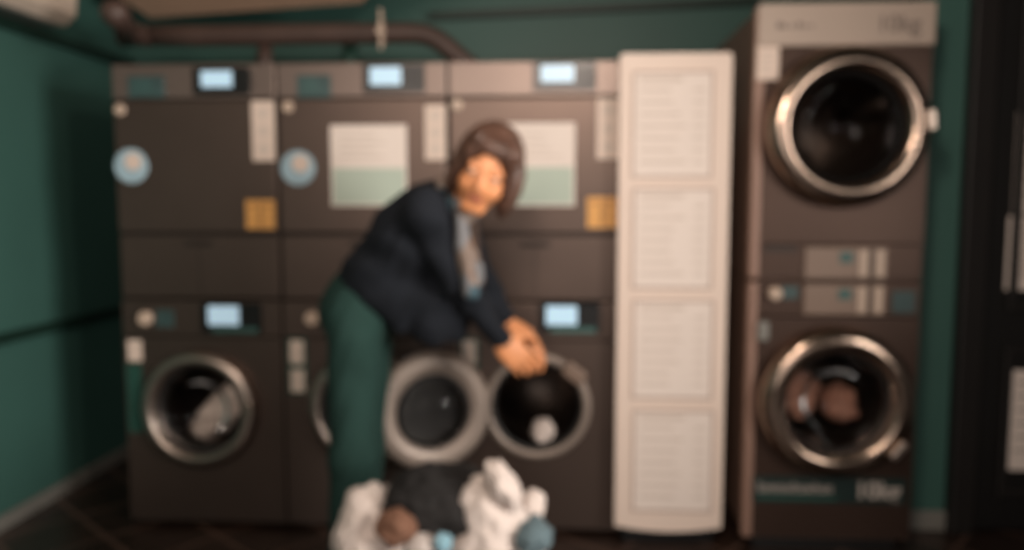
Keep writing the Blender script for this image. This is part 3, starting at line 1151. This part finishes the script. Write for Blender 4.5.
def heap(name, px, py, Y, rad, m, seed, lab, cat, amp=.24, tilt=0.0, freq=3.2, fl=None):
    """one rumpled garment; where it would sink into those already lying there it is pushed out onto them"""
    o = crumple(name, at(px, py, Y), rad, m, seed, amp, freq, 5, fl, None, tilt)
    org = WORLD[o.name]
    for tree in LAID:
        for v in o.data.vertices:
            p = v.co + org
            c, n, i, dd = tree.find_nearest(p)
            if c is not None and (p - c).dot(n) < .004 and (p - c).length < .035:
                v.co = c + n * .005 - org
    relax(o.data, 1, .4)
    LAID.append(BVHTree.FromPolygons([v.co + org for v in o.data.vertices], [tuple(p.vertices) for p in o.data.polygons]))
    tag(o, lab, cat, 'pile of laundry on the floor')
    return o


heap('bed_sheet', 440, 660, 2.30, (.28, .17, .33), 'towel_grey', 27, 'pale grey sheet under the middle of the laundry pile', 'sheet', .15, fl=.002)
heap('bath_towel', 492, 545, 2.20, (.145, .12, .20), 'towel_white', 21, 'large white towel forming the right side of the laundry pile', 'towel', .24)
heap('bath_towel', 366, 545, 2.20, (.095, .11, .17), 'towel_white', 24, 'white towel at the bottom left of the laundry pile', 'towel', .24)
heap('jumper', 436, 500, 2.22, (.150, .13, .105), 'cloth_black', 33, 'black jumper on top of the laundry pile', 'jumper', .2)
heap('pillowcase', 384, 506, 2.30, (.040, .07, .085), 'towel_grey', 31, 'pale grey pillowcase leaning at the upper left of the laundry pile', 'pillowcase', .3, math.radians(35))
heap('hand_towel', 503, 484, 2.12, (.038, .05, .075), 'towel_white', 36, 'white hand towel peaking at the top right of the laundry pile', 'towel', .25, math.radians(-30))
heap('pillowcase', 532, 506, 2.22, (.038, .06, .045), 'towel_white', 38, 'white pillowcase bulging at the right edge of the laundry pile', 'pillowcase', .2)
heap('t_shirt', 396, 527, 2.06, (.052, .05, .048), 'cloth_brown', 41, 'brown shirt balled up at the left front of the laundry pile', 'shirt', .25)
heap('t_shirt', 533, 536, 2.12, (.052, .06, .05), 'cloth_blue', 43, 'slate blue shirt tucked in at the right of the laundry pile', 'shirt', .2)
heap('sock', 443, 543, 2.04, (.025, .03, .025), 'cloth_sky', 46, 'small pale blue sock at the front of the laundry pile', 'sock', .25)
heap('napkin', 422, 545, 2.06, (.045, .04, .028), 'towel_grey', 48, 'pale grey napkin between the brown shirt and the pale blue sock', 'napkin', .25)

# ------------------------------------------------------------------ the person
def V(p):
    return np.array((p[0], p[1], p[2]), float)


def wz(px, Y, z):
    q = at(px, 300, Y)
    py = 300
    for _ in range(6):                       # find the pixel row whose height is z
        q = at(px, py, Y)
        py += (q.z - z) * 300
    return at(px, py, Y)


def cap(p, q, r0, r1, k=.02, op='+'):
    return (op, 'cap', (V(p), V(q), r0, r1), k)


def ell(c, ax, rad, k=.02, op='+'):
    return (op, 'ell', (V(c), [V(a) for a in ax], rad), k)


XYZ = [Vector((1, 0, 0)), Vector((0, 1, 0)), Vector((0, 0, 1))]
# joints
hipR, hipL = wz(355, 2.66, .93), wz(366, 2.84, .93)
kneeR, kneeL = wz(352, 2.66, .50), wz(362, 2.84, .50)
ankR, ankL = wz(348, 2.68, .085), wz(360, 2.84, .085)
pelvis = at(357, 312, 2.75)
belly = at(381, 276, 2.71)
chest = at(414, 238, 2.65)
upper = at(433, 215, 2.62)
neckb = at(450, 203, 2.58)
shR, shL = at(425, 212, 2.49), at(455, 214, 2.74)
elR, wrR = at(459, 279, 2.57), at(500, 340, 2.74)
elL, wrL = at(478, 277, 2.82), at(507, 322, 2.88)
HC = at(486, 171, 2.48)
hs = 1.07
hf = Vector((-.04, -.94, -.30)).normalized()
hu = Vector((.36, 0, .93))
hu = (hu - hf * hu.dot(hf)).normalized()
hr = hf.cross(hu).normalized()               # the person's right, the picture's left


def H(r, u, f):
    return HC + (hr * r + hu * u + hf * f) * hs


HA = [hr, hu, hf]


def hel(r, u, f, rad, k=.012, op='+'):
    return ell(H(r, u, f), HA, tuple(x * hs for x in rad), k, op)


def hcap(a, b, r0, r1, k=.01, op='+'):
    return cap(H(*a), H(*b), r0 * hs, r1 * hs, k, op)


def hand(w, F, Pn, T, curl, L=1.0):
    F = Vector(F).normalized()
    Pn = Vector(Pn)
    Pn = (Pn - F * Pn.dot(F)).normalized()
    T = Vector(T)
    T = (T - F * T.dot(F) - Pn * T.dot(Pn)).normalized()
    w = Vector(w)
    out = []
    segs = [(.030, .088, .044, .027, .022, .0100), (.010, .092, .048, .030, .023, .0102), (-.010, .088, .045, .028, .022, .0098), (-.029, .080, .035, .022, .019, .0088)]
    out.append(ell(w + F * .045 * L, [F, T, Pn], (.056 * L, .040 * L, .016 * L), .012))
    for i, (t, kn, l1, l2, l3, r) in enumerate(segs):
        k = w + F * kn * L + T * t * L
        out.append(cap(w + F * .02 + T * t * .6, k, .013 * L, .0115 * L, .012))
        a = 0
        p = k
        spread = T * (t * 1.6)
        for j, (l, ca) in enumerate(((l1, curl[0] + i * .06), (l2, curl[1]), (l3, curl[2]))):
            a += ca
            d = (F * math.cos(a) + Pn * math.sin(a) + spread * math.cos(a)).normalized()
            q = p + d * l * L * 1.12
            out.append(cap(p, q, (r - .0007 * j) * L, (r - .0007 * (j + 1)) * L, .003))
            p = q
    b = w + F * .022 * L + T * .026 * L
    m = b + (F * .55 + T * .75 + Pn * .25).normalized() * .046 * L
    n = m + (F * .85 + T * .35 + Pn * .35).normalized() * .034 * L
    e = n + (F * .95 + Pn * .35).normalized() * .026 * L
    out += [cap(b, m, .0155 * L, .012 * L, .010), cap(m, n, .0115 * L, .0105 * L, .004), cap(n, e, .0105 * L, .008 * L, .003)]
    return out


FR = (CR * .66 - Vector((0, 0, 1)) * .72 + Vector((0, .22, 0)))
FL = (CR * .80 - Vector((0, 0, 1)) * .55 + Vector((0, .05, 0)))
body = [
    ell(pelvis, XYZ, (.11, .15, .12), .03),
    cap(pelvis, belly, .115, .105, .03), cap(belly, chest, .105, .115, .03), cap(chest, upper, .115, .10, .03),
    cap(shR, shL, .06, .06, .04),
    cap(upper, neckb, .08, .06, .03), cap(neckb, H(0, -.05, -.03), .054, .050, .015),
    cap(hipR, kneeR, .082, .056, .03), cap(kneeR, ankR, .054, .038, .02), cap(hipL, kneeL, .082, .056, .03), cap(kneeL, ankL, .054, .038, .02),
    cap(shR, elR, .050, .040, .02), cap(elR, wrR, .038, .026, .015),
    cap(shL, elL, .050, .040, .02), cap(elL, wrL, .038, .026, .015),
]
for ak in (ankR, ankL):
    body.append(cap(ak, Vector((ak.x + .13, ak.y, .035)), .036, .026, .02))
body += [
    hel(0, .032, -.016, (.077, .096, .098), .02), hel(0, -.030, .018, (.064, .088, .078), .02),
    hcap((-.018, -.098, .062), (.018, -.098, .062), .020, .020, .02),
    hel(.038, -.034, .060, (.026, .028, .026), .02), hel(-.038, -.034, .060, (.026, .028, .026), .02),
    hel(.033, .010, .106, (.019, .010, .016), .010, '-'), hel(-.033, .010, .106, (.019, .010, .016), .010, '-'),
    hcap((-.044, .030, .079), (.044, .030, .079), .010, .010, .014),
    hel(.032, .019, .081, (.016, .0065, .0135), .005), hel(-.032, .019, .081, (.016, .0065, .0135), .005),
    hel(.032, .000, .080, (.015, .0055, .0125), .005), hel(-.032, .000, .080, (.015, .0055, .0125), .005),
    hcap((0, .018, .088), (0, -.024, .106), .0085, .0115, .009), hel(.011, -.029, .096, (.008, .007, .009), .006), hel(-.011, -.029, .096, (.008, .007, .009), .006),
    hcap((-.021, -.0545, .083), (0, -.057, .0895), .0050, .0060, .005), hcap((0, -.057, .0895), (.021, -.0545, .083), .0060, .0050, .005), hcap((-.016, -.0675, .083), (.016, -.0675, .083), .0065, .0065, .006),
    hcap((-.025, -.0585, .092), (0, -.0625, .098), .0018, .0022, .003, '-'), hcap((0, -.0625, .098), (.025, -.0585, .092), .0022, .0018, .003, '-'),
    hel(.080, -.004, -.004, (.011, .032, .020), .006), hel(-.080, -.004, -.004, (.011, .032, .020), .006),
]
body += hand(wrR, FR, Vector((.15, .8, -.4)), Vector((.6, 0, .7)), (.35, .5, .4), 1.25)
body += hand(wrL, FL, Vector((-.2, .35, -.9)), Vector((0, -1, .1)), (.30, .45, .4), 1.22)
me = surf(body, .0048)
relax(me, 1, .4)
pr_root = thing('person', 'person in a dark navy jacket and green trousers bending to the open washer', 'person', (hipR.x + .03, 2.76, 0))
bo = put('body', me, ['skin', 'lips'], pr_root, smooth=True)
org = WORLD['person']
for p in bo.data.polygons:
    d = (p.center + org - HC) / hs
    if abs(d.dot(hr)) < .0205 and -.0715 < d.dot(hu) < -.052 and d.dot(hf) > .084:
        p.material_index = 1
for s in (1, -1):
    e = H(.032 * s, .0095, .0765)
    bm = B()
    bmesh.ops.create_uvsphere(bm, u_segments=20, v_segments=14, radius=.0130 * hs)
    for v in bm.verts:
        v.co = v.co + e
    eo = put('eye', bm, 'eye_white', pr_root, smooth=True)
    bm = B()
    g = (hf + hr * -.12 - hu * .15).normalized()
    lathe(bm, [(.0062 * hs, .0113 * hs), (.005 * hs, .0125 * hs), (0, .0136 * hs)], e, 20, (hr, hu, g))
    put('iris', bm, 'iris', eo, smooth=True)
    bm = B()
    tube(bm, [H(.015 * s, .0365, .0890), H(.030 * s, .0415, .0870), H(.048 * s, .036, .0765)], [.0022, .0026, .0012], 8)
    put('eyebrow', bm, 'hair', pr_root, smooth=True)

# hair: chin-length bob with a swept fringe
hair = [
    hel(0, .036, -.022, (.098, .110, .110), .02),
    hel(.082, -.025, -.008, (.024, .078, .060), .02), hel(-.088, -.030, -.004, (.032, .088, .064), .02),
    hel(0, -.030, -.072, (.088, .086, .046), .03),
    hcap((-.060, .088, .060), (.045, .098, .055), .028, .024, .015),
    hel(-.006, -.030, .088, (.064, .106, .085), .010, '-'),
    hel(0, -.14, .03, (.06, .08, .09), .015, '-'),
    hcap((.020, .090, .074), (.062, .055, .062), .016, .014, .012), hcap((.062, .055, .062), (.078, -.02, .040), .014, .012, .012),
    hcap((.015, .092, .074), (-.058, .066, .066), .016, .015, .012), hcap((-.058, .066, .066), (-.080, -.02, .040), .016, .016, .012),
]


def strands(X, Y, Z):
    rx, ry, rz = X - HC.x, Y - HC.y, Z - HC.z
    a = np.arctan2(rx * hr.x + ry * hr.y + rz * hr.z, rx * hf.x + ry * hf.y + rz * hf.z)
    u = rx * hu.x + ry * hu.y + rz * hu.z
    return .0028 * np.sin(a * 22 + u * 18 + 1.5 * np.sin(u * 22)) + .0016 * np.sin(a * 53 - u * 24)


hm = surf(hair, .0048, noise_fn=strands)
put('hair', relax(hm, 1, .4), 'hair', pr_root, smooth=True)


def folds(X, Y, Z):
    return .0045 * np.sin(26 * X + 14 * Z + 2.2 * np.sin(17 * Z + 9 * Y)) + .0025 * np.sin(60 * Z - 35 * X + 20 * Y + 2 * np.sin(31 * X))


# jacket
spine = (Vector(upper) - Vector(pelvis)).normalized()
front = Vector((spine.z, 0, -spine.x)).normalized()
hem = at(372, 285, 2.73)
dr_ = (Vector(wrR) - Vector(elR)).normalized()
dl_ = (Vector(wrL) - Vector(elL)).normalized()
jacket = [
    cap(hem, belly, .118, .124, .03), cap(belly, chest, .130, .138, .04), cap(chest, upper, .138, .118, .04),
    cap(shR, shL, .078, .078, .05), cap(upper, neckb, .10, .078, .03),
    cap(shR, elR, .068, .058, .03), cap(elR, wrR, .058, .041, .02),
    cap(shL, elL, .068, .058, .03), cap(elL, wrL, .058, .041, .02),
    # open front hanging down
    ell(at(428, 290, 2.69), [CR, Vector((0, 1, 0)), Vector((0, 0, 1))], (.125, .09, .17), .06),
    cap(at(398, 290, 2.66), at(402, 322, 2.68), .075, .045, .05), cap(at(430, 300, 2.66), at(432, 334, 2.68), .06, .04, .06), cap(at(455, 290, 2.72), at(458, 332, 2.74), .05, .035, .05),
    cap(at(440, 225, 2.56), at(452, 268, 2.60), .05, .04, .04),
]
keep = [('-', 'cap', (V(Vector(wrR) - dr_ * -.045), V(Vector(wrR) + dr_ * .16), .058, .058), .004),
        ('-', 'cap', (V(Vector(wrL) - dl_ * -.045), V(Vector(wrL) + dl_ * .16), .058, .058), .004)]
hn = (Vector(hem) - Vector(belly)).normalized()
keep.append(('-', 'cap', (V(Vector(hem) + hn * .20 + Vector((-.10, 0, .05))), V(Vector(hem) + hn * .20 + Vector((.02, 0, -.06))), .16, .16), .01))
jm = surf(jacket + keep, .0058, noise_fn=folds)
put('jacket', relax(jm, 1, .4), 'navy', pr_root, smooth=True)
# collar
cu_ = (Vector(H(0, -.05, -.03)) - Vector(neckb)).normalized()
ca_ = cu_.cross(Vector((0, 1, 0))).normalized()
cb_ = cu_.cross(ca_).normalized()
bm = B()
ring = []
for k in range(15):
    a = math.radians(35 + 290 * k / 14)
    ring.append(Vector(neckb) + cu_ * (.012 + .012 * math.cos(a)) + (ca_ * math.cos(a) + cb_ * math.sin(a)) * .078)
tube(bm, ring, [.012] + [.022] * 13 + [.012], 12)
put('collar', bm, 'navy_lining', pr_root, smooth=True)
# trousers
trous = [
    ell(pelvis, XYZ, (.125, .168, .135), .03), cap(pelvis, at(366, 292, 2.74), .125, .12, .03),
    cap(hipR, kneeR, .098, .080, .03), cap(kneeR, Vector(ankR) + Vector((0, 0, -.02)), .080, .070, .03),
    cap(hipL, kneeL, .098, .080, .03), cap(kneeL, Vector(ankL) + Vector((0, 0, -.02)), .080, .070, .03),
    ('-', 'cap', ((-2.0, 2.7, -.46), (2.0, 2.7, -.46), .53, .53), .004),
]
tm = surf(trous, .0065, noise_fn=lambda X, Y, Z: .6 * folds(X, Y, Z * .6))
put('trousers', relax(tm, 1, .4), 'trouser', pr_root, smooth=True)
# shoes
for ak in (ankR, ankL):
    a0 = Vector((ak.x - .03, ak.y, .045))
    sh = [cap(a0, Vector((ak.x + .10, ak.y, .042)), .044, .046, .02), cap(Vector((ak.x + .10, ak.y, .042)), Vector((ak.x + .17, ak.y, .034)), .046, .036, .02),
          cap(Vector((ak.x, ak.y, .06)), Vector((ak.x, ak.y, .10)), .046, .046, .02), ('&', 'plane', ((0, 0, .001), (0, 0, -1)), .004)]
    put('shoe', surf(sh, .006), 'shoe', pr_root, smooth=True)
# scarf: two hanging ends and a loop round the neck
sc_ = []
nb = Vector(neckb)
prev = None
for k in range(13):
    a = 2 * PI * k / 12
    q = nb + cu_ * .035 + (ca_ * math.cos(a) + cb_ * math.sin(a)) * .070
    if prev is not None:
        sc_.append(cap(prev, q, .020, .020, .015))
    prev = q
s0, s1, s2 = at(461, 205, 2.47), at(463, 245, 2.49), at(470, 290, 2.52)
sc_ += [cap(s0, s1, .024, .028, .015), cap(s1, s2, .028, .032, .015)]
t0, t1, t2 = at(470, 208, 2.55), at(474, 245, 2.58), at(478, 280, 2.60)
sc_ += [cap(t0, t1, .022, .024, .012), cap(t1, t2, .024, .026, .012)]


def sfold(X, Y, Z):
    return .005 * np.sin(90 * X + 14 * Z) + .003 * np.sin(150 * X - 20 * Z)


sm = surf(sc_, .0055, noise_fn=sfold)
put('scarf', relax(sm, 1, .4), 'scarf', pr_root, smooth=True)

# ------------------------------------------------------------------ lamps, daylight and added fill
def area(name, loc, aim, size, size_y, power, col):
    l = bpy.data.lights.new(name, 'AREA')
    l.shape = 'RECTANGLE'
    l.size, l.size_y = size, size_y
    l.energy = power
    l.color = col
    o = bpy.data.objects.new(name, l)
    COL.objects.link(o)
    o.location = loc
    o.rotation_euler = (Vector(aim) - Vector(loc)).to_track_quat('-Z', 'Y').to_euler()
    return o


WARM = (1.0, .83, .71)
area('ceiling_lamp_light', (-.7, -.7, 2.45), (-.4, 2.8, .9), 1.6, .3, 30, WARM)
wall_fill = area('wall_fill_light', (2.6, .2, 1.6), (-2.36, 3.0, 1.0), 1.0, 1.5, 34, (1.0, .93, .86))  # unseen fill light, added to brighten the left wall
wall_fill.data.spread = math.radians(75)
area('shop_window_light', (-.2, -2.4, 1.6), (0, 3, 1.4), 3.4, 2.0, 36, (1.0, .92, .86))


def pendant(loc, power, r=.10):
    l = bpy.data.lights.new('pendant_lamp_light', 'POINT')
    l.energy = power
    l.color = WARM
    l.shadow_soft_size = r
    o = bpy.data.objects.new('pendant_lamp_light', l)
    COL.objects.link(o)
    o.location = loc


pendant((.25, 1.15, 2.40), 54)
pendant((-.25, .25, 2.35), 25)

w = bpy.data.worlds.new('world')
SC.world = w
w.use_nodes = True
w.node_tree.nodes['Background'].inputs['Color'].default_value = (.9, .82, .75, 1)
w.node_tree.nodes['Background'].inputs['Strength'].default_value = .05

# ------------------------------------------------------------------ camera
cam = bpy.data.cameras.new('camera')
co = bpy.data.objects.new('camera', cam)
COL.objects.link(co)
co.location = (0, 0, CAMH)
co.rotation_euler = CF.to_track_quat('-Z', 'Y').to_euler()
cam.sensor_width = 36
cam.lens = FPX * 36 / 1024
cam.clip_start = .05
SC.camera = co
cam.dof.use_dof = True
cam.dof.focus_distance = .36          # the photo is focused far in front of everything in it
cam.dof.aperture_fstop = 4.6

SC.view_settings.view_transform = 'Standard'
SC.view_settings.look = 'None'
SC.view_settings.exposure = -0.1
SC.view_settings.gamma = 1.0
SC.view_settings.use_curve_mapping = False
SC.cycles.use_denoising = True
SC.cycles.max_bounces = 8
SC.cycles.transparent_max_bounces = 12
